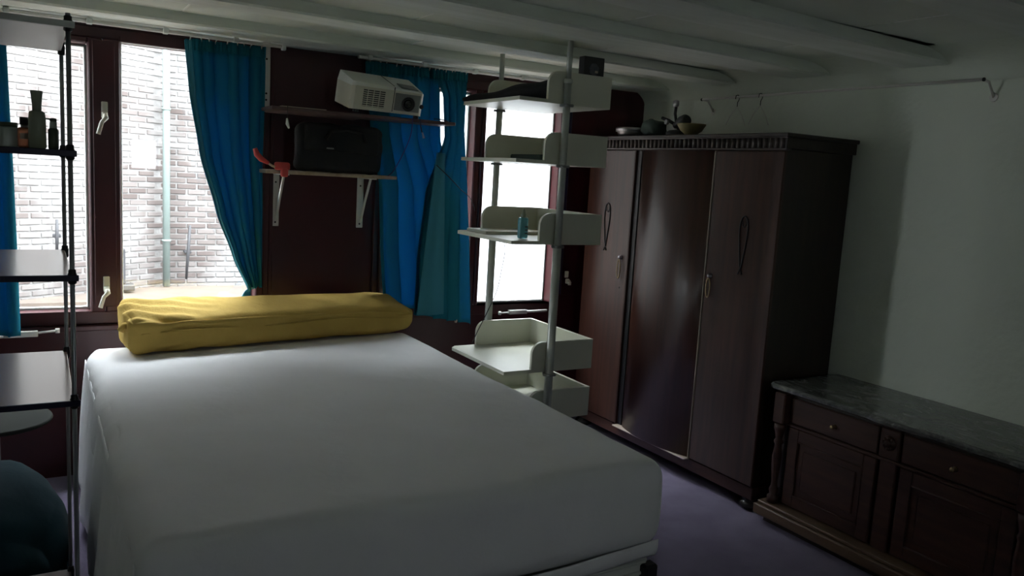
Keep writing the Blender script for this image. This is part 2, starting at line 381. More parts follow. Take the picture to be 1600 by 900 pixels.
bm0 = bmesh.new(); brickmesh(bm0); bmesh.ops.recalc_face_normals(bm0, faces=bm0.faces); bme = bpy.data.meshes.new('brick'); bm0.to_mesh(bme); bm0.free(); bme.materials.append(K['brick'])
allb = []
ang = math.atan2(2.08, 3.6)
for row in range(99):
    z = .03+row*.052
    for k in range(24):
        u = -.08-k*.174-(.087 if row % 2 else 0)
        p = V((1.0, 8.03, z)) + V((math.cos(ang), math.sin(ang), 0))*u
        if u > -4.05: allb.append((p, ang))
    for k in range(16):
        u = .1+k*.174-(.087 if row % 2 else 0)+(.087 if row % 2 else 0)*0
        if 1.0+u < 3.45: allb.append((V((1.0+u+.02, 8.03, z)), 0))
def vis(p):
    q = p-CAM; d = q.dot(FW)
    if d < .5: return False
    x = 800+FPX*q.dot(RT)/d; y = 450-FPX*q.dot(UP)/d
    return (-8 < x < 145 and 40 < y < 495) or (183 < x < 300+max(0, (y-60))*.22 and 55 < y < 468)
random.seed(3)
vb = sorted([t for t in allb if vis(t[0])], key=lambda t: (t[0]-CAM).length)[:300]
ids = {id(t) for t in vb}; rest = bmesh.new()
for t in allb:
    p, a = t
    Mx = M.Translation(p + V((0, random.uniform(-.004, .002), random.uniform(-.0015, .0015)))) @ M.Rotation(a + random.uniform(-.01, .01), 4, 'Z') @ M.Rotation(random.uniform(-.012, .012), 4, 'Y') @ M.Diagonal((random.uniform(.92, 1.04), 1, random.uniform(.9, 1.06), 1))
    if id(t) in ids:
        o = bpy.data.objects.new('brick', bme); COL.objects.link(o); o.parent = WC; o.matrix_local = Mx
    else: brickmesh(rest, Mx)
bmesh.ops.recalc_face_normals(rest, faces=rest.faces); rm = bpy.data.meshes.new('bricks'); rest.to_mesh(rm); rest.free(); rm.materials.append(K['brick'])
o = bpy.data.objects.new('bricks', rm); COL.objects.link(o); o.parent = WC; o['kind'] = 'stuff'; o['label'] = 'remaining smaller bricks of the courtyard wall'
struct('wall_neighbour', MB().box((3.56, 7.4, 0), (9.5, 7.7, 5.2)), 'render', 'bright white rendered house wall outside', 'wall')
struct('roof_outside', MB().box((-3.5, 4.5, .0), (9.5, 7.9, .02)).box((-3.5, 7.2, .02), (3.5, 7.95, .3), rot=None), 'roof', 'tan flat roof at the foot of the brick wall', 'roof')
t = thing('drainpipe', 'pale mint zinc drainpipe running up the brick wall outside', 'pipe', (1.02, 7.93, .31))
part('pipe', MB().tube([(1.02, 7.93, .31), (1.02, 7.93, 2), (1.02, 7.93, 5.0)], .031, 14), 'pipe', t)
for z in (.72, 1.9, 2.9): part('pipe_clip', MB().lathe((1.02, 7.93, z), [(.037, 0), (.04, .01), (.037, .02)], 14).box((1.0, 7.93, z), (1.04, 8.028, z+.02)), 'pipe', t)
def anchor(px, py0, py1, lab, yy, dx=0):
    a = aty(px, py0, yy); c = aty(px+dx, py1, yy); mid = (a+c)/2
    b = MB().tube([a, mid, c], [.012, .016, .011], 6).box(mid-V((.03, .0, .012)), mid+V((.03, .09, .012)), .004)
    o = part('wall_anchor', b, 'iron'); return tagm(o, lab, 'wall anchor')
anchor(297, 352, 436, 'slim dark iron wall anchor right of the drainpipe', 7.93, -6)
anchor(89, 343, 395, 'dark iron wall anchor seen through the left casement', 7.30)
p = aty(196, 385, 7.62)
o = part('flue_outlet', MB().box(p+V((-.07, 0, -.33)), p+V((.0, .1, -.02)), .01).box(p+V((-.09, -.04, -.38)), p+V((.07, .1, -.33)), .008), 'iron'); tagm(o, 'dark metal outlet on the brick wall beside the window mullion', 'vent')

# ================================================================ curtain rails and curtains
def rail(pts, lab, grp=None):
    t = thing('curtain_rail', lab, 'curtain rail', pts[0])
    part('track', MB().box(V(pts[0])-V((0, .012, .007)), V(pts[1])+V((0, .012, .007)), .003), 'bracket', t)
    L = pts[1][0]-pts[0][0]
    for k in range(int(L/.3)+1):
        x = pts[0][0]+.06+k*.3
        if x < pts[1][0]-.03: part('clip', MB().box((x-.012, pts[0][1]-.017, pts[0][2]-.01), (x+.012, pts[0][1]+.016, ZB+.004 if 0 else pts[0][2]+.014), .003), 'whitep', t)
    part('end_stop', MB().box((pts[1][0], pts[0][1]-.014, pts[0][2]-.016), (pts[1][0]+.02, pts[0][1]+.014, pts[0][2]+.01), .003), 'whitep', t)
    return t
rail([(-.75, 3.98, 2.042), (1.02, 3.98, 2.042)], 'white curtain rail running above the left casements')
rail([(1.40, 3.98, 2.042), (2.62, 3.98, 2.042)], 'white curtain rail above the window behind the pole shelves')

def lerp(tab, v):
    for (a, p), (c, q) in zip(tab[:-1], tab[1:]):
        if v <= c: t = (v-a)/(c-a); t = t*t*(3-2*t)*.3 + t*.7; return p+(q-p)*t
    return tab[-1][1]
def curtain(left, right, Y, lab, folds, amp0, amp1, seed, tuck=0, mats='curtain', zbot=None, plies=None):
    lt = [aty(x, y, Y) for x, y in left]; rt = [aty(x, y, Y) for x, y in right]
    top = max(lt[0].z, rt[0].z)
    def tab(pts):
        z0 = pts[0].z; z1 = pts[-1].z; return [((z0-p.z)/(z0-z1), p.x) for p in pts], z0, z1
    TL, zl0, zl1 = tab(lt); TR, zr0, zr1 = tab(rt)
    t = thing('curtain', lab, 'curtain', ((lt[0].x+rt[0].x)/2, Y, top))
    def fn(u, v):
        xl = lerp(TL, v); xr = lerp(TR, v)
        z = (zl0 + (zl1-zl0)*v)*(1-u) + (zr0+(zr1-zr0)*v)*u
        a = amp0 + (amp1-amp0)*v
        uu = u + .03*noise.noise(V((u*5, v*1.5, seed)))
        ph = uu*folds*2*PI
        y = Y + a*math.sin(ph) *(.65+.6*noise.noise(V((u*6, 0, seed)))) + a*.7*math.sin(ph*.37+v*2+seed) + a*.6*noise.noise(V((u*7, v*1.8, seed+9)))
        if v < .045: y += .004*math.sin(u*folds*9*PI)
        x = xl + (xr-xl)*(u + .25/folds*math.sin(ph*1.0+1.2)*(.4+.6*v)*min(1, 8*u*(1-u)))
        return V((x, min(y, WY-.055-.0*v), z - .006*math.sin(ph)*v))
    o = part('fabric', MB().grid(fn, 150, 46), mats, t, solid=.0025)
    # gathered heading tape
    def hd(u, v):
        p = fn(u, 0); return V((p.x, p.y-.007-.003*math.sin(u*folds*10*PI), p.z+.006-.05*v))
    part('heading', MB().grid(hd, 150, 3), mats, t, solid=.003)
    for k in range(9):
        p = fn((k+.5)/9, 0); part('hook', MB().tube([p+V((0, -.004, -.004)), p+V((0, -.012, .008)), V((p.x, Y-.012, p.z+.012))], .003, 5), 'whitep', t)
    return t, fn
C0, f0 = curtain([(-120, 35), (-90, 200), (-80, 400), (-75, 528)], [(8, 38), (14, 150), (22, 290), (28, 420), (32, 524)], 3.99, 'blue curtain at the far left edge behind the bottle shelf', 4, .018, .03, 1)
C1, f1 = curtain([(290, 62), (297, 140), (313, 240), (338, 330), (364, 400), (388, 452)], [(414, 76), (412, 160), (409, 250), (410, 340), (410, 400), (409, 448)], 3.985, 'blue curtain swept aside, left of the projector shelf', 6.5, .02, .02, 2)
C2, f2 = curtain([(571, 97), (578, 190), (592, 290), (592, 380), (598, 476)], [(687, 111), (688, 150), (689, 220), (712, 300), (714, 400), (712, 494)], 4.003, 'left leaf of the blue curtain pair, partly behind the projector', 5, .014, .022, 3)
C3, f3 = curtain([(676, 110), (692, 150), (694, 215), (664, 300), (652, 400), (648, 492)], [(731, 116), (727, 200), (731, 300), (733, 400), (734, 506)], 3.94, 'right leaf of the blue curtain pair, next to the pole shelves', 4, .012, .02, 5)
# tail of the left curtain spread on the sill
def tail(u, v):
    a = aty(388, 440, 3.985); x = a.x+.02-u*.17; z = .775 + .105*(1-u)**1.3*(1-v) + .03*v*(1-u); y = 3.99+.03*math.sin(u*9+v*4)*(1-.4*u)+.03*v
    return V((x, y, z + .008*math.sin(u*14+v*3)))
part('tail', MB().grid(tail, 26, 12), 'hem', C1, 'bunched teal end of the curtain', solid=.003)
def hem1(u, v):
    p = f1(u*.085, v); return V((p.x-.004, p.y-.008, p.z))
part('edge_hem', MB().grid(hem1, 8, 46), 'hem', C1, 'teal turned edge', solid=.003)
# paler overlapping leaf of the wide curtain
def leaf(u, v):
    a = aty(688, 245, 3.92); zb = aty(690, 490, 3.92).z; x = a.x - .03 + u*(.05+.11*v) - .075*v; z = a.z+.02-(a.z+.02-zb)*v
    return V((x, 3.902 + .008*math.sin(u*7+v) - .004*v, z))
part('front_leaf', MB().grid(leaf, 20, 24), 'hem', C3, 'paler blue leaf hanging in front', solid=.003)
part('corner_weight', MB().lathe(aty(712, 504, 3.94), [(.006, 0), (.009, .01), (.006, .02)], 8), 'tan', C3)

# ================================================================ projector shelf
PS = thing('bracket_shelf', 'two-tier wall shelf on white brackets under the projector', 'shelf', (1.24, WY, 1.45))
part('lower_board', MB().box((.925, 3.84, 1.445), (1.575, WY-.002, 1.462), .003), 'ply', PS, 'pale chipboard lower board')
part('upper_board', MB().box((.93, 3.78, 1.735), (1.86, WY-.14, 1.752), .003), 'darkboard', PS, 'dark upper board')
part('upper_board_rear', MB().box((.93, WY-.14, 1.735), (1.42, WY-.002, 1.752), .003), 'darkboard', PS)
part('paper_strip', MB().box((.98, 3.80, 1.7525), (1.19, 3.84, 1.757), .001), 'tan', PS, 'pale strip on the board edge')
for x in (1.033, 1.475):
    br = part('bracket', MB().box((x-.018, WY-.006, 1.18), (x+.018, WY-.001, 1.444), .002).box((x-.016, 3.9, 1.439), (x+.016, WY-.004, 1.4445), .002), 'bracket', PS, 'white L-shaped bracket')
    part('brace', MB().tube([(x+.004, WY-.01, 1.21), (x+.004, WY-.06, 1.31), (x+.004, WY-.14, 1.437)], .007, 6), 'bracket', br)
    for z in (1.2, 1.40): part('screw', MB().lathe((x, WY-.006, z), [(.005, 0), (.004, .003)], 8, (0, -1, 0)), 'iron', br)
part('upright', MB().box((.938, WY-.098, 1.752), (.975, WY-.092, 2.058), .002), 'bracket', PS, 'white perforated upright')
for z in (1.79, 1.82, 1.98): part('screw', MB().lathe((.957, WY-.098, z), [(.005, 0), (.005, .002)], 8, (0, -1, 0)), 'iron', PS)
# projector
PJ = thing('projector', 'cream-white video projector on the upper wall shelf', 'projector', (1.45, 3.82, 1.7525))
px0, px1, py0, py1, pz0, pz1 = 1.262, 1.638, 3.73, 3.91, 1.768, 1.905
b = MB()
prof = lambda x: [(px0, 0)]
b.prism([(px0, py0+.0, pz0), (px0+.015, py0-.012, pz0+.004), (px1-.015, py0-.012, pz0+.004), (px1, py0, pz0), (px1, py1, pz0), (px0, py1, pz0)], (0, 0, pz1-pz0-.03))
part('case', b, 'offwhite', PJ)
b = MB().rings([[V((px0, py0, pz1-.03)), V((px0+.015, py0-.012, pz1-.03)), V((px1-.015, py0-.012, pz1-.03)), V((px1, py0, pz1-.03)), V((px1, py1, pz1-.03)), V((px0, py1, pz1-.03))],
                [V((px0+.006, py0+.004, pz1-.008)), V((px0+.02, py0, pz1-.008)), V((px1-.02, py0, pz1-.02)), V((px1-.006, py0+.004, pz1-.02)), V((px1-.006, py1-.006, pz1+.012)), V((px0+.006, py1-.006, pz1+.015))]])
part('lid', b, 'whitep', PJ, smooth=False)
part('seam', MB().box((1.475, py0-.0125, pz0+.01), (1.4785, py0-.009, pz1-.012)).prism([(1.475, py0, pz1-.0085), (1.4785, py0, pz1-.0085), (1.4785, py1-.01, pz1+.0145), (1.475, py1-.01, pz1+.0145)], (0, 0, .0015)), 'black', PJ)
gr = part('vent_grille', MB().box((1.320, py0-.0135, pz0+.02), (1.430, py0-.0115, pz1-.035)), 'black', PJ, 'black slotted vent')
s = MB()
for k in range(9): s.box((1.320, py0-.017, pz0+.022+k*.0095), (1.430, py0-.0130, pz0+.026+k*.0095))
for k in range(4): s.box((1.34+k*.03, py0-.0175, pz0+.02), (1.3425+k*.03, py0-.0130, pz1-.035))
part('vent_slat', s, 'offwhite', gr)
part('front_panel', MB().box((1.483, py0-.016, pz0+.018), (px1-.02, py0-.011, pz1-.036), .002), 'grey', PJ, 'grey front panel')
ln = part('lens', MB().lathe((1.553, py0-.014, pz0+.055), [(.034, 0), (.034, .012), (.029, .014), (.026, .006), (.020, .004)], 28, (0, -1, 0)), 'black', PJ, 'black lens ring')
part('lens_glass', MB().lathe((1.553, py0-.018, pz0+.055), [(.022, 0), (.016, .004), (.006, .006)], 20, (0, -1, 0)), 'lensglass', ln)
part('sensor', MB().lathe((1.628, py0-.015, pz0+.05), [(.011, 0), (.011, .004), (.006, .004)], 14, (0, -1, 0)), 'black', PJ)
part('focus_panel', MB().prism([(1.52, py0+.005, pz1-.013), (1.61, py0+.005, pz1-.016), (1.61, py0+.07, pz1-.006), (1.52, py0+.07, pz1-.003)], (0, 0, .003)), 'grey', PJ, 'grey focus window')
for x in (1.31, 1.63): part('foot', MB().lathe((x, py0+.03, 1.7525), [(.014, 0), (.014, .006), (.009, .017)], 12), 'black', PJ)
for x in (1.31, 1.63): part('foot', MB().lathe((x, py1-.04, 1.7525), [(.014, 0), (.014, .017)], 12), 'black', PJ)
PJ.rotation_euler = (math.radians(13), math.radians(1), math.radians(4)); PJ.location.z = 1.770
# black bag and audio box on the lower board
def bagn(p, n, q): return n*(.012*noise.noise(p*9)+.006*noise.noise(p*25))
BG = thing('black_bag', 'soft black bag filling the lower wall shelf', 'bag', (1.3, 3.89, 1.463))
part('body', rbox(MB(), (1.07, 3.845, 1.465), (1.50, 3.93, 1.70), .04, (30, 14, 14), bagn), 'blackcloth', BG)
part('flap', rbox(MB(), (1.10, 3.835, 1.56), (1.47, 3.86, 1.69), .012, (24, 6, 10), bagn), 'blackcloth', BG)
part('buckle', MB().box((1.205, 3.828, 1.575), (1.24, 3.835, 1.582), .001), 'grey', BG, 'small grey maker plate')
part('handle', MB().tube([(1.2, 3.83, 1.62), (1.22, 3.822, 1.66), (1.3, 3.82, 1.672), (1.38, 3.822, 1.66), (1.4, 3.83, 1.62)], .009, 8), 'blackcloth', BG)
RT_ = thing('red_hand_tool', 'red hooked hand tool with pale shaft hanging off the lower shelf', 'tool', (.98, 3.83, 1.47))
part('blade', MB().tube([(.862, 3.80, 1.555), (.872, 3.8, 1.528), (.892, 3.8, 1.508), (.925, 3.805, 1.492)], [.010, .014, .013, .008], 8), 'red', RT_)
part('shaft', MB().tube([(.92, 3.805, 1.494), (.945, 3.812, 1.48), (.975, 3.82, 1.472)], .0055, 8), 'tan', RT_)
part('grip', rbox(MB(), (.955, 3.805, 1.4625), (1.028, 3.835, 1.50), .012, (10, 6, 6)), 'red', RT_)
part('grip_end', rbox(MB(), (.985, 3.800, 1.432), (1.018, 3.832, 1.4725), .01, (8, 6, 6)), 'red', RT_)
# clip hanging off upper board
CL = thing('hanging_clip', 'small white peg clip hanging under the upper shelf board', 'clip', (1.0, 3.80, 1.735))
part('cord', MB().tube([(1.0, 3.775, 1.755), (1.0, 3.775, 1.70)], .0015, 6), 'black', CL)
part('peg', MB().tube([(.998, 3.775, 1.70), (1.0, 3.775, 1.675), (1.008, 3.775, 1.655)], [.004, .008, .004], 6), 'whitep', CL)
def cable(name, pts, r, m_, lab):
    P = [V(p) for p in pts]; out = []
    for i in range(len(P)-1):
        p0 = P[max(i-1, 0)]; p1 = P[i]; p2 = P[i+1]; p3 = P[min(i+2, len(P)-1)]
        for k in range(6):
            t = k/6; out.append(.5*((2*p1)+(p2-p0)*t+(2*p0-5*p1+4*p2-p3)*t*t+(3*p1-p0-3*p2+p3)*t**3))
    out.append(P[-1]); return tagm(part(name, MB().tube(out, r, 6), m_), lab, 'cable')
cable('power_cable', [aty(645, 184, 3.70), aty(642, 210, 3.72), aty(630, 240, 3.76), aty(614, 268, 3.83), aty(604, 276, 3.87)], .0022, 'pcable', 'thin dark cable looping from the projector to the lower shelf')
PL = thing('cable_plug', 'black cable with silver plug dangling by the wide curtain', 'cable', aty(657, 192, 3.77))
part('cord', MB().tube([aty(656, 186, 3.77), aty(657, 196, 3.77), aty(659, 206, 3.77), aty(664, 216, 3.77)], [.004, .003, .003, .002], 6), 'cable', PL)
part('plug', MB().tube([aty(660, 207, 3.765), aty(662, 216, 3.765)], [.004, .006], 8), 'tin', PL)
cable('trailing_cable', [aty(682, 258, 3.9), aty(700, 275, 3.85), aty(720, 296, 3.75), aty(735, 310, 3.68), aty(742, 330, 3.66)], .0022, 'cable', 'thin black cable crossing the wide curtain to the pole shelves')
cable('loose_cable', [aty(700, 190, 3.82), aty(690, 187, 3.80), aty(678, 186, 3.79)], .003, 'cable', 'short black cord end at the tip of the upper shelf')

# ================================================================ pole shelf unit
YF, YK, X0, X1, XP = 3.05, 3.61, 1.80, 2.285, 2.03
PU = thing('pole_shelf', 'floor-to-ceiling shelf unit of cream trays on two metal poles', 'shelf', (XP, 3.33, 0))
def pole(y, par):
    P = part('pole', MB().tube([(XP, y, .0), (XP, y, 1.2)], .0195, 20), 'alu', par, 'satin metal pole')
    part('pole_sleeve', MB().tube([(XP, y, 1.2), (XP, y, 1.93)], .0165, 20), 'alu', P); part('pole_top', MB().tube([(XP, y, 1.93), (XP, y, ZB if 0 else 2.10)], .0125, 20), 'alu', P)
    part('pole_collar', MB().lathe((XP, y, 1.915), [(.0165, 0), (.02, .004), (.02, .016), (.0165, .02)], 20), 'alu', P)
    part('foot_cap', MB().lathe((XP, y, 0), [(.032, 0), (.032, .012), (.022, .02)], 18), 'black', P)
    return P
pf = pole(YF-.022, PU); pb = pole(YK+.022, PU)
def tray(zb, par):
    h = .142; t = .016
    board = [(X0+.0, YF, zb), (X1, YF, zb), (X1, YK, zb), (X0+.03, YK, zb), (X0+.0, YK-.03, zb)]
    B = part('tray', MB().prism(board, (0, 0, t)), 'tray', par)
    def pan(y0, y1):
        pts = [(1.945, zb+t), (X1, zb+t), (X1, zb+h)]
        r = .055; cx = 1.945+r; cz = zb+h-r
        pts += [(cx+r*math.cos(a), cz+r*math.sin(a)) for a in [PI/2+k*PI/2/7 for k in range(8)]]
        return MB().prism([(x, y0, z) for x, z in pts], (0, y1-y0, 0))
    part('front_panel', pan(YF, YF+t), 'tray', B); part('back_panel', pan(YK-t, YK), 'tray', B)
    part('side_panel', MB().box((X1-t, YF+t, zb+t), (X1, YK-t, zb+h)), 'tray', B)
    return B
def collar(y, z, par):
    b = MB(); n = 36
    for zz, q in ((0, 1), ): pass
    rg = []
    for zz, s in ((z-.012, .9), (z-.010, 1), (z-.003, 1), (z-.0005, .9)):
        rg.append([V((XP + s*(.030+.005*math.cos(6*2*PI*k/n))*math.cos(2*PI*k/n), y + s*(.030+.005*math.cos(6*2*PI*k/n))*math.sin(2*PI*k/n), zz)) for k in range(n)])
    b.rings(rg)
    part('collar', b, 'grey', par, 'lobed grey clamp collar')
for zb in (1.826, 1.560, 1.200, .607, .373):
    tray(zb, PU); collar(YF-.022, zb, PU); collar(YK+.022, zb, PU)
# things on the trays
def rollp(t): return V((1.80, 3.585, 1.862)).lerp(V((2.06, 3.17, 1.905)), t)
b = MB(); rg = []
ax = (rollp(1)-rollp(0)).normalized(); sd = V((ax.y, -ax.x, 0)).normalized(); upv = V((0, 0, 1))
for k in range(23):
    t = k/22; rr = .009+.047*t+.003*math.sin(t*13); c = rollp(t); c.z = 1.843+rr*1.0
    rg.append([c + sd*(rr*1.25*math.cos(a))*(1+.06*math.sin(3*a+t*9)) + upv*rr*math.sin(a) for a in [2*PI*j/14 for j in range(14)]])
part_ = part('rolled_bag', b.rings(rg), 'blackcloth'); tagm(part_, 'long black tapering rolled bag lying on the top tray', 'bag')
BX = thing('game_box', 'small dark box with faint picture standing in the top tray', 'box', (2.265, 3.14, 1.843), rz=math.radians(-8))
Mr = M.Rotation(math.radians(-8), 3, 'Z'); pv = (2.265, 3.14, 1.9)
part('carton', MB().box((2.195, 3.115, 1.8435), (2.262, 3.17, 2.05), .002).box((2.195, 3.115, 1.8435), (2.262, 3.17, 2.05)) if 0 else MB().box((2.15, 3.085, 1.8435), (2.262, 3.13, 2.055), .002), 'black', BX)
part('picture', MB().lathe((2.205, 3.0845, 2.0), [(.03, 0), (.026, .0008)], 7, (0, -1, 0)), mat('faint_print', (.035, .045, .06), .5, noise_=40, col2=(.10, .10, .12)), BX, 'faint grey picture')
part('picture_tag', MB().box((2.21, 3.083, 1.985), (2.226, 3.0848, 1.995)), 'tan', BX)
DB = thing('spray_bottle', 'small aqua bottle with pointed nozzle on the third tray', 'bottle', (1.915, 3.15, 1.217))
part('body', rbox(MB(), (1.893, 3.135, 1.2175), (1.938, 3.165, 1.315), .009, (8, 6, 12)), 'aqua', DB)
part('print', MB().box((1.918, 3.1335, 1.24), (1.932, 3.1348, 1.245)).box((1.918, 3.1335, 1.255), (1.932, 3.1348, 1.26)).box((1.918, 3.1335, 1.27), (1.932, 3.1348, 1.275)), 'black', DB)
part('nozzle', MB().lathe((1.916, 3.15, 1.314), [(.013, 0), (.013, .012), (.008, .02), (.005, .035), (.003, .04)], 14), 'palegreen', DB)
o = part('flat_parcel', MB().box((1.84, 3.36, 1.2165), (2.2, 3.56, 1.232), .003), 'offwhite'); tagm(o, 'flat cream packet lying in the third tray', 'packet')
o = part('folded_sheet', MB().box((2.04, 3.24, 1.5765), (2.22, 3.52, 1.606), .006), 'darkgreen'); tagm(o, 'flat folded grey-green cloth in the second tray', 'cloth')
cable('charging_cord', [aty(786, 372, 3.6), aty(789, 392, 3.59), aty(783, 425, 3.6), aty(776, 455, 3.58), aty(760, 490, 3.55), aty(745, 520, 3.52), aty(738, 536, 3.5)], .0022, 'cable', 'thin black cord hanging between third and fourth trays')

# ================================================================ bed
BX0, BX1, BY0, BY1, BZ = .175, 1.665, 1.79, 3.86, .66
BD = thing('bed', 'double bed with white fitted sheet in front of the window', 'bed', ((BX0+BX1)/2, (BY0+BY1)/2, 0))
def shf(p, n, q):
    d = V((0, 0, 0))
    top = max(0, n.z) if n.length else 0
    fx = q.x; fy = q.y
    # foot face bellies, hem drawn in
    k = (BZ-p.z)/.3
    if abs(n.z) < .95: d += V((n.x, n.y, 0))*(.012*math.sin(k*PI) - .02*max(0, k-.75)*4)
    # ripples on the sides
    if n.y < -.5: d.y += -.006*noise.noise(V((p.x*3, p.z*5, 1)))+.004*math.sin(p.x*60+p.z*20)*max(0, k-.6)*max(0, noise.noise(V((p.x*2, 0, 5)))+.3)
    if n.x < -.5: d.x += -.018*noise.noise(V((p.y*4, p.z*3, 2))) - .008*noise.noise(V((p.y*11, p.z*2, 3)))
    d.z += .007*noise.noise(V((p.x*1.6, p.y*1.6, 0)))*(1 if n.z > .3 else 0)
    if n.z > .3: d.z += .003*noise.noise(V((p.x*2, p.y*9, 0))) + .004*(1-fx*fx)*(1-fy*fy)
    return d
part('mattress', rbox(MB(), (BX0, BY0, .365), (BX1, BY1, BZ), .055, (70, 80, 22), shf), 'sheet', BD, 'white fitted sheet over the mattress')
def dr_(u, v):
    y = BY1-.03-(BY1-BY0-.06)*u; e = .02*v*noise.noise(V((y*3, 0, 4)))
    x = BX0-.006-.030*math.sin(v*PI*.5)-.016*v*math.sin(y*15+3*noise.noise(V((y*2, v, 0))))*.6 + .004*math.sin(y*38)*v + e
    return V((x, y, BZ-.05-(BZ-.11+.02*noise.noise(V((y*4, 2, 2))))*v))
part('side_drape', MB().grid(dr_, 120, 20), 'sheet', BD, 'loose side of the sheet hanging to the floor', solid=.003)
pp = [(BX0+.03+k*(BX1-BX0-.06)/40, BY0-.001+.012-.004*math.sin(k*.9), BZ-.058+.004*math.sin(k*.7)+.006*math.sin(k*.21)) for k in range(41)]
part('sheet_seam', MB().tube(pp, .0035, 6), 'sheet', BD)
def hemf(u, v):
    x = BX0+.02+(BX1-BX0-.04)*u; z = .40-.055*v + .014*math.sin(u*7) ; return V((x, BY0-.004+.012*v-.006*math.sin(v*PI)+.003*noise.noise(V((x*8, v*2, 0))), z))
part('sheet_hem', MB().grid(hemf, 60, 6), 'sheet', BD, solid=.004)
part('box_base', rbox(MB(), (BX0+.03, BY0+.015, .16), (BX1-.03, BY1, .352), .02, (30, 30, 8)), 'base', BD, 'off-white padded bed base')
for z in (.335, .30, .20): part('base_piping', MB().tube([(BX0+.04, BY0+.014, z), (.9, BY0+.008, z-.002), (BX1-.05, BY0+.014, z)], .006, 8), 'base', BD)
for x, y in ((BX1-.045, BY0+.03), (BX0+.06, BY0+.03), (BX1-.045, BY1-.08), (BX0+.06, BY1-.08)):
    part('leg', MB().box((x-.022, y-.045, 0), (x+.03, y+.0, .33 if y < 2 else .17), .008), 'black', BD, 'black bed leg')
part('rail', MB().box((BX0+.05, BY0+.02, .1), (BX1-.05, BY0+.05, .16), .004), 'black', BD)

# pillow / bolster
ctr = V((.985, 3.815, BZ+.010)); ra = math.radians(8)
PW = thing('bolster', 'long mustard yellow bolster cushion at the head of the bed', 'cushion', ctr, rz=ra)
Rz = M.Rotation(ra, 3, 'Z')
L2, D2, H2 = .685, .135, .192
def toW(p): return Rz @ V(p) + ctr
def pf_(p, n, q):
    d = V((0, 0, 0)); e = abs(q.x)
    d += n*(.008*noise.noise(p*6))
    lw = max(0, 1-(p.x+L2)/.45)        # wrinkles gathered at the left end
    d += n*(.011*lw*math.sin((p.x*2+p.y*5)*16 + 3*noise.noise(p*7)) * (1 if n.z > .2 or n.y < -.3 else .3))
    if n.z > .2: d.z += -.010*q.x*(1) + .006*(1-q.x*q.x)
    if p.x > 0: d.z += -.02*max(0, q.x-.75)*4*(1 if q.z > 0 else 0)*.8
    if q.z > 0: d.z -= .058*(1-q.y)/2*q.z
    if q.z < 0 and p.x > .5: d.z += .02*max(0, q.x-.8)*5
    return d
b = rbox(MB(), (-L2, -D2, 0), (L2, D2, H2), .046, (110, 26, 16), pf_)
for v in b.b.verts: v.co = toW(v.co)
part('cover', b, 'yellow', PW)
def seamz(x, y0, z0): return V((x, y0, z0))
pts = []
for k in range(61):
    t = k/60; x = -L2+.04+(2*L2-.10)*t
    pts.append(toW((x, -D2-.003+.002*math.sin(t*20), H2-.105+.012*math.sin(t*2.6)+.006*math.sin(t*11)-.008*t)))
part('seam_piping', MB().tube(pts, .0035, 6), 'yellow', PW)
b = MB().tube([toW((-L2+.01, -.05, .11)), toW((-L2-.012, -.06, .115)), toW((-L2-.022, -.055, .10)), toW((-L2-.01, -.04, .085))], [.02, .014, .012, .004], 8)
part('tie_end', b, 'yellow', PW)

# ================================================================ left shelf tower
TX1, TX0, TY0, TY1 = .062, -.48, 1.90, 2.385
TW = thing('shelf_tower', 'open shelf tower with thin steel posts at the left edge', 'shelf', (TX0/2, 2.14, 0))
def post(x, y, r, par): return part('post', MB().tube([(x, y, 0), (x, y, 1.77)], r, 12), 'chrome', par, 'thin steel post')
for x, y, r in ((TX1, TY0, .0048), (TX1, TY1, .0048), (TX0, TY0, .0048), (TX0, TY1, .0048)):
    p_ = post(x, y, r, TW)
    for z in (1.748, 1.493, 1.236, .967, .35):
        cl = MB(); cl.lathe((x, y, z-.0145), [(.005, 0), (.0085, .003), (.0085, .014), (.009, .016), (.009, .021), (.0075, .024), (.0075, .030), (.005, .032)], 12)
        part('clamp', cl, 'black', p_)
for z, mt in ((1.748, 'whitep'), (1.493, 'shelfp'), (1.236, 'shelfp'), (.967, 'shelfp'), (.35, 'darkboard')):
    S = part('shelf_board', MB().box((TX0-.02, TY0-.005, z-.004), (TX1+.0, TY1+.01, z+.005), .0015), mt, TW)
    part('shelf_edge', MB().box((TX0-.02, TY0-.011, z-.007), (TX1+.012, TY0-.005, z+.006), .0015), 'edge' if z < 1.7 else 'whitep', S, 'dark front edge strip' if z < 1.7 else None)
# bottles on the eye-level shelf
zs = 1.4985
def pxx(px, y): return aty(px, 236, y).x
J = thing('cream_jar', 'frosted jar with dark lid, leftmost on the bottle shelf', 'jar', (pxx(14, 2.02), 2.02, zs))
part('body', MB().lathe(J.location, [(.018, 0), (.0195, .003), (.0195, .036), (.016, .042)], 22), 'jar', J)
part('lid', MB().lathe(J.location+V((0, 0, .042)), [(.0175, 0), (.0175, .008), (.016, .009)], 22), 'olive', J)
A = thing('amber_bottle', 'amber perfume bottle with black cap on the bottle shelf', 'bottle', (pxx(39, 2.0), 2.0, zs))
part('body', rbox(MB(), A.location+V((-.013, -.01, 0)), A.location+V((.014, .01, .042)), .005, (8, 6, 8)), 'amber', A)
part('neck', MB().lathe(A.location+V((0, 0, .042)), [(.007, -.002), (.007, .006)], 14), 'tin', A)
part('cap', MB().lathe(A.location+V((0, 0, .048)), [(.0085, 0), (.0085, .014), (.0078, .015)], 18), 'black', A)
part('label', MB().box(A.location+V((-.008, -.0112, .018)), A.location+V((.008, -.0102, .03))), 'tan', A, 'pale blank label')
Bt = thing('lotion_bottle', 'tall sage-grey lotion bottle with flared cap on the bottle shelf', 'bottle', (pxx(59, 1.97), 1.97, zs))
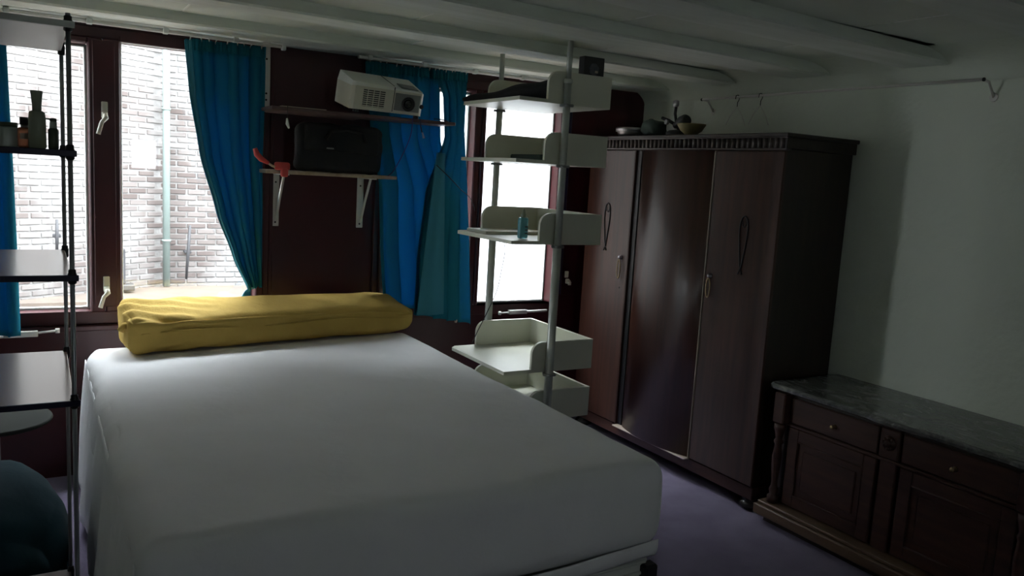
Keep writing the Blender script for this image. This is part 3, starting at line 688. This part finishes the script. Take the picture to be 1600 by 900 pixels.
part('body', MB().lathe(Bt.location, [(.014, 0), (.0165, .003), (.0160, .06), (.0145, .074), (.010, .077)], 24), 'palegreen', Bt)
part('cap', MB().lathe(Bt.location+V((0, 0, .076)), [(.0085, 0), (.0088, .015), (.0115, .041), (.0115, .042)], 22), 'palegreen', Bt)
Cg = thing('pump_bottle', 'slim dark olive pump bottle, rightmost on the bottle shelf', 'bottle', (pxx(84, 1.98), 1.98, zs))
part('body', MB().lathe(Cg.location, [(.009, 0), (.010, .002), (.010, .040), (.007, .044)], 20), 'olive', Cg)
part('neck', MB().lathe(Cg.location+V((0, 0, .044)), [(.0072, 0), (.0065, .014)], 16), 'jar', Cg)
part('pump', MB().lathe(Cg.location+V((0, 0, .058)), [(.0065, 0), (.0065, .006), (.003, .007)], 14).tube([Cg.location+V((0, 0, .062)), Cg.location+V((-.014, -.002, .063))], .0018, 6), 'olive', Cg)

# pedestal table and beanbag behind the tower
TB = thing('pedestal_table', 'small round grey pedestal table under the left window', 'table', (-.15, 3.43, 0))
part('top', MB().lathe((-.15, 3.43, .478), [(.16, 0), (.185, .006), (.19, .014), (.186, .022), (.0, .022)][:4], 40), 'greytop', TB)
part('stem', MB().lathe((-.15, 3.43, .03), [(.03, 0), (.017, .03), (.017, .42), (.03, .448)], 16), 'grey', TB)
part('base', MB().lathe((-.15, 3.43, 0), [(.14, 0), (.14, .012), (.05, .03), (.02, .032)], 28), 'grey', TB)
def bb(p, n, q): return n*(.03*noise.noise(p*4)+.008*noise.noise(p*14)) + V((0, 0, -.05*(q.x*q.x+q.y*q.y) if q.z > 0 else 0))
o = part('beanbag', rbox(MB(), (-.75, 2.55, .004), (.085, 3.15, .50), .2, (30, 26, 20), bb), 'teal'); tagm(o, 'slumped dark teal beanbag on the floor behind the shelf tower', 'beanbag')
for v in o.data.vertices: v.co.z = max(v.co.z, .003)

# ================================================================ wardrobe
FX = 2.872; AY0, AY1, AZ = 2.50, 3.965, 1.757
WD = thing('wardrobe', 'dark mahogany three-door wardrobe with fluted cornice in the far corner', 'wardrobe', ((FX+WX)/2, (AY0+AY1)/2, 0))
part('carcass', MB().box((FX, AY0+.015, .095), (WX-.012, AY1-.015, 1.69), .004), 'mahogdark', WD)
part('top_board', MB().box((FX-.032, AY0-.012, 1.738), (WX-.008, AY1+.012, AZ), .004), 'mahogdark', WD)
cn = part('cornice', MB().box((FX-.018, AY0, 1.688), (WX-.01, AY1, 1.738), .002), 'mahogdark', WD)
part('cornice_bead', MB().box((FX-.028, AY0-.006, 1.681), (FX+.01, AY1+.006, 1.689), .002).box((FX-.03, AY0-.008, 1.735), (FX+.01, AY1+.008, 1.741), .002), 'cornice', cn)
fl = MB(); n = 44
for k in range(n):
    y = AY0+.006+(k+.5)*(AY1-AY0-.012)/n
    fl.rings([[V((FX-.018-.011*math.sin(PI*j/5), y+.0095*math.cos(PI*j/5), z)) for j in range(6)] for z in (1.690, 1.7345)])
o = part('fluting', fl, 'cornice', cn, 'row of small carved flutes'); o['kind'] = 'stuff'
part('plinth', MB().box((FX-.012, AY0, .055), (WX-.012, AY1, .118), .004), 'oak', WD)
DZ0, DZ1 = .122, 1.678
def flat_door(y0, y1, lab):
    return part('door', MB().box((FX-.020, y0, DZ0), (FX-.001, y1, DZ1), .004), 'mahog', WD, lab)
dR = flat_door(AY0+.004, 2.926, 'flat right door'); dL = flat_door(3.545, AY1-.004, 'flat left door')
def bulge(u, v):
    y = 2.936+(3.495-2.936)*u; d = .058*math.sin(PI*min(1, max(0, u)))**.75
    return V((FX-.006-d, y, DZ0+(DZ1-DZ0)*v))
b = MB(); rg = []
for z in (DZ0, DZ1):
    rg.append([bulge(u/36, 0).xy.to_3d()+V((0, 0, z)) for u in range(37)] + [V((FX-.001, 3.495, z)), V((FX-.001, 2.936, z))])
b.rings(rg)
for f in b.b.faces:
    if len(f.verts) > 4: f.smooth = False
dM = part('door', b, 'mahog', WD, 'bowed centre door')
part('edge_bead', MB().box((FX-.024, 2.9275, DZ0), (FX-.002, 2.9345, DZ1), .002), 'cream', dM, 'worn pale bead beside the centre door')
part('bottom_bead', MB().box((FX-.05, 2.93, DZ0-.008), (FX-.002, 3.53, DZ0-.001), .002), 'cream', dM, 'worn pale bottom bead')
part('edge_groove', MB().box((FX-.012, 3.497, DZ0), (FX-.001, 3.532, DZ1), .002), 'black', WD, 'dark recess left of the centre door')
part('edge_bead', MB().box((FX-.024, 3.534, DZ0), (FX-.002, 3.542, DZ1), .002), 'mahog', dL)
def orn(par, y, z0, z1):
    x = FX-.0215; w_ = .034; pts = []
    for k in range(41):
        t = k/40; s = 1 if t < .5 else -1; q = 2*t if t < .5 else 2-2*t
        wv = w_*math.sin(PI*min(1, q*.98+.02)**.55)**.8 if q < 1 else 0
        pts.append(V((x, y + s*w_*(math.sin(PI*(q**.55))**.85 if 0 < q < 1 else 0)*.9, z0+.03+(z1-z0-.03)*(1-q)**1 if 0 else z1-(z1-z0-.03)*(1-q))))
    # q=0 at bottom tip, q=1 at the top: widest near the top
    P = []
    for k in range(48):
        a = 2*PI*k/48; zz = .5-.5*math.cos(a); wd = math.sin(a)*(.25+.75*zz**1.4)
        P.append(V((x, y+w_*wd*1.15, z0+.03+(z1-z0-.03)*zz)))
    o = part('carved_loop', MB().tube(P, .0042, 6, close=True), 'black', par, 'carved dark teardrop loop')
    part('loop_detail', MB().tube([(x, y-.012, z1-.012), (x, y-.014, z1-.035), (x, y-.004, z1-.05), (x, y+.008, z1-.045), (x, y+.014, z1-.02)], .003, 6).tube([(x, y-.012, z0+.002), (x, y, z0+.03), (x, y+.012, z0+.002)], .0045, 6), 'black', o)
orn(dR, 2.70, 1.10, 1.375); orn(dL, 3.755, 1.10, 1.375)
def pull(par, y, z0, z1):
    x = FX-.021
    h = part('handle', MB().lathe((x, y, z1), [(.012, 0), (.012, .004), (.008, .010), (.009, .016), (.004, .02)], 14, (-1, 0, 0)), 'tin', par, 'small metal drop handle')
    P = [V((x-.012, y+.013*math.sin(2*PI*k/20), (z1-.012)-(z1-z0-.01)*(.5-.5*math.cos(2*PI*k/20)))) for k in range(20)]
    part('drop', MB().tube(P, .003, 6, close=True), 'brass', h)
pull(dL, 3.60, .96, 1.078); pull(dR, 2.887, .965, 1.07)
part('keyhole', MB().lathe((FX-.0205, 3.597, .905), [(.005, 0), (.003, .002)], 10, (-1, 0, 0)), 'black', dL)
for x, y in ((FX+.035, AY0+.045), (FX+.035, AY1-.05), (WX-.06, AY0+.045), (WX-.06, AY1-.05)):
    part('bun_foot', MB().lathe((x, y, 0), [(.035, 0), (.052, .012), (.056, .024), (.045, .038), (.036, .044), (.042, .05), (.04, .056)], 26), 'lensglass' if 0 else mat('ebonised_wood', (.02, .018, .018), .2), WD, 'black turned bun foot')
# things on the wardrobe
TZ = AZ+.001
T1 = thing('round_tin', 'round dull silver tin on top of the wardrobe', 'tin', (2.94, 3.70, TZ))
part('body', MB().lathe((2.94, 3.70, TZ), [(.07, 0), (.082, .012), (.082, .022), (.09, .026)], 30), 'tin', T1)
part('lid', MB().lathe((2.94, 3.70, TZ+.026), [(.093, 0), (.093, .02), (.088, .023)], 30), 'tin', T1)
def lump(p, n, q): return n*(.016*noise.noise(p*14)+.006*noise.noise(p*40))
o = part('crumpled_cloth', rbox(MB(), (2.90, 3.47, TZ+.004), (3.02, 3.595, TZ+.085), .032, (16, 18, 10), lump), 'darkgreen'); tagm(o, 'crumpled dark green cloth on the wardrobe beside the tin', 'cloth')
for v in o.data.vertices: v.co.z = max(v.co.z, TZ+.001)
LP = thing('desk_lamp', 'folded black desk lamp on the wardrobe top by the bowl', 'lamp', (2.95, 3.370, TZ))
part('base', MB().lathe((2.97, 3.330, TZ), [(.075, 0), (.075, .02), (.06, .03), (.02, .036)], 24), 'black', LP)
part('arm', MB().tube([(2.97, 3.340, TZ+.03), (2.965, 3.360, TZ+.07), (2.96, 3.370, TZ+.12), (2.955, 3.360, TZ+.17)], .008, 8).tube([(2.965, 3.360, TZ+.06), (2.955, 3.410, TZ+.085), (2.95, 3.460, TZ+.10)], .009, 8), 'black', LP)
part('shade', MB().lathe((2.955, 3.340, TZ+.062), [(.016, -.02), (.022, 0), (.034, .04), (.034, .075), (.025, .088)], 18, (-.1, -1, .25)), 'black', LP, 'black lamp head')
part('joint', MB().lathe((2.952, 3.360, TZ+.155), [(.012, 0), (.016, .01), (.016, .03), (.008, .035)], 12), 'tin', LP, 'shiny metal joint')
part('joint', MB().lathe((2.95, 3.410, TZ+.075), [(.013, 0), (.013, .016)], 12, (-1, .2, .1)), 'tin', LP, 'shiny metal joint')
BW = thing('bowl', 'small olive wooden bowl on top of the wardrobe', 'bowl', (2.90, 3.17, TZ))
part('body', MB().lathe((2.90, 3.17, TZ), [(.03, 0), (.034, .006), (.055, .022), (.072, .05), (.074, .056), (.069, .056), (.05, .026), (.01, .012)], 30), 'bowl', BW)

# ================================================================ sideboard
SX = 2.885; SY0, SY1 = 1.285, 2.415; SZ = .612
SB = thing('sideboard', 'low dark wooden sideboard with grey marble top against right wall', 'sideboard', ((SX+WX)/2, (SY0+SY1)/2, 0))
# marble top with a moulded, slightly broken front outline
pts = [(WX-.012, SY0-.03), (WX-.012, SY1+.045)]
pts += [(SX-.02, SY1+.045), (SX-.035, SY1+.02)]
for k in range(1, 24):
    y = SY1+.02-(SY1-SY0+.03)*k/24; br_ = .014 if .42 < k/24 < .60 else 0
    pts.append((SX-.035-br_, y))
pts += [(SX-.02, SY0-.03)]
b = MB(); b.rings([[V((x+(dx if x < WX-.05 else 0), y, z)) for x, y in pts] for z, dx in ((SZ, .018), (SZ+.008, .004), (SZ+.02, 0), (SZ+.026, .006), (SZ+.03, .012))])
part('marble_top', b, 'marble', SB, 'grey veined marble slab', smooth=False)
part('carcass', MB().box((SX+.012, SY0, .10), (WX-.015, SY1, SZ-.001), .004), 'mahogdark', SB)
part('plinth', MB().box((SX-.075, SY0-.02, .035), (WX-.015, SY1+.03, .082), .005).box((SX-.06, SY0-.01, .082), (WX-.02, SY1+.02, .098), .004), 'oaklight', SB, 'worn lighter plinth moulding')
part('plinth_foot', MB().box((SX-.03, SY0, 0), (WX-.03, SY1, .035)), 'mahogdark', SB)
part('frieze_moulding', MB().box((SX-.012, SY0+.0, .466), (SX+.012, SY1-.0, .478), .003), 'oak', SB)
mid = 1.858
for y0, y1, ky in ((mid+.052, 2.348, 2.114), (1.36, mid-.052, 1.592)):
    d = part('drawer', MB().box((SX-.006, y0, .482), (SX+.012, y1, .596), .004), 'oak', SB)
    part('knob', MB().lathe((SX-.006, ky, .532), [(.011, 0), (.007, .004), (.005, .012), (.010, .018), (.009, .024), (.003, .027)], 14, (-1, 0, 0)), 'brass', d, 'small pale drawer knob')
    dr = MB(); z0, z1 = .105, .462; w_ = .055
    dr.box((SX-.004, y0, z0), (SX+.014, y0+w_, z1), .003).box((SX-.004, y1-w_, z0), (SX+.014, y1, z1), .003).box((SX-.004, y0+w_, z0), (SX+.014, y1-w_, z0+w_), .003).box((SX-.004, y0+w_, z1-w_), (SX+.014, y1-w_, z1), .003)
    dd = part('door', dr, 'oak', SB)
    part('door_panel', MB().box((SX+.004, y0+w_, z0+w_), (SX+.016, y1-w_, z1-w_)).box((SX-.002, y0+w_+.03, z0+w_+.03), (SX+.006, y1-w_-.03, z1-w_-.03), .005), 'oak', dd, 'raised door panel')
    part('panel_moulding', MB().tube([(SX-.003, y0+w_, z0+w_), (SX-.003, y1-w_, z0+w_), (SX-.003, y1-w_, z1-w_), (SX-.003, y0+w_, z1-w_)], .005, 6, close=True), 'oak', dd)
part('centre_stile', MB().box((SX-.004, mid-.035, .10), (SX+.014, mid+.035, .47), .003).box((SX-.012, mid-.042, .48), (SX+.014, mid+.042, .600), .004), 'oak', SB)
ro = MB().lathe((SX-.012, mid, .545), [(.03, 0), (.028, .006), (.012, .008), (.014, .016), (.004, .02)], 20, (-1, 0, 0))
for k in range(8): ro.lathe((SX-.014, mid+.021*math.cos(k*PI/4), .545+.021*math.sin(k*PI/4)), [(.008, 0), (.006, .008), (.002, .01)], 8, (-1, 0, 0))
part('rosette', ro, 'oak', SB, 'carved round rosette')
for y in (2.382, 1.325):
    c = part('corner_column', MB().lathe((SX-.022, y, .10), [(.026, 0), (.026, .03), (.016, .04), (.022, .06), (.014, .08), (.013, .1), (.02, .17), (.022, .21), (.015, .27), (.022, .285), (.015, .30), (.02, .33), (.026, .345), (.026, .37)], 22), 'oak', SB, 'turned corner column')
    part('column_block', MB().box((SX-.045, y-.03, .472), (SX+.01, y+.03, SZ-.002), .005), 'oak', c)

# ================================================================ coat rail and hangers on right wall
a = atx(1098, 152, 3.245); c = atx(1535, 130, 3.245)
a.z = c.z = 1.985
CR = thing('coat_rail', 'thin white coat rail fixed high on the right wall', 'rail', a)
part('rod', MB().tube([a, c], .006, 10), 'bracket', CR)
for p in (a, c):
    part('bracket', MB().tube([p, V((3.29, p.y, p.z-.005)), V((WX-.004, p.y, p.z-.06))], .0055, 8).lathe((WX-.001, p.y, p.z-.06), [(.018, 0), (.016, .006)], 14, (-1, 0, 0)), 'bracket', CR)
    part('screw', MB().lathe((WX-.008, p.y, p.z-.045), [(.004, 0), (.003, .003)], 8, (-1, 0, 0)), 'iron', CR)
    part('end_cap', MB().lathe(p+V((0, -.004 if p is c else .004, 0)), [(.008, -.003), (.008, .003)], 10, (0, 1, 0)), 'iron', CR)
for i, px in enumerate((1153, 1189)):
    y = atx(px, 150, 3.245).y
    H = thing('wire_hanger', ['thin wire hanger hooked on the coat rail, nearer the window corner', 'thin wire hanger hooked on the coat rail, nearer the room side'][i], 'hanger', (3.245, y, a.z), 'wire hangers on the coat rail')
    hz = a.z
    part('hook', MB().tube([(3.230, y, hz-.012), (3.232, y, hz+.006), (3.245, y, hz+.0105), (3.258, y, hz+.004), (3.256, y, hz-.014), (3.247, y, hz-.028), (3.247, y, hz-.05)], .0022, 6), 'iron', H, 'dark hook')
    part('shoulders', MB().tube([(3.205, y+.03, hz-.15), (3.222, y+.02, hz-.10), (3.247, y, hz-.05), (3.272, y-.02, hz-.10), (3.288, y-.03, hz-.15)], .0022, 6), 'bracket', H)
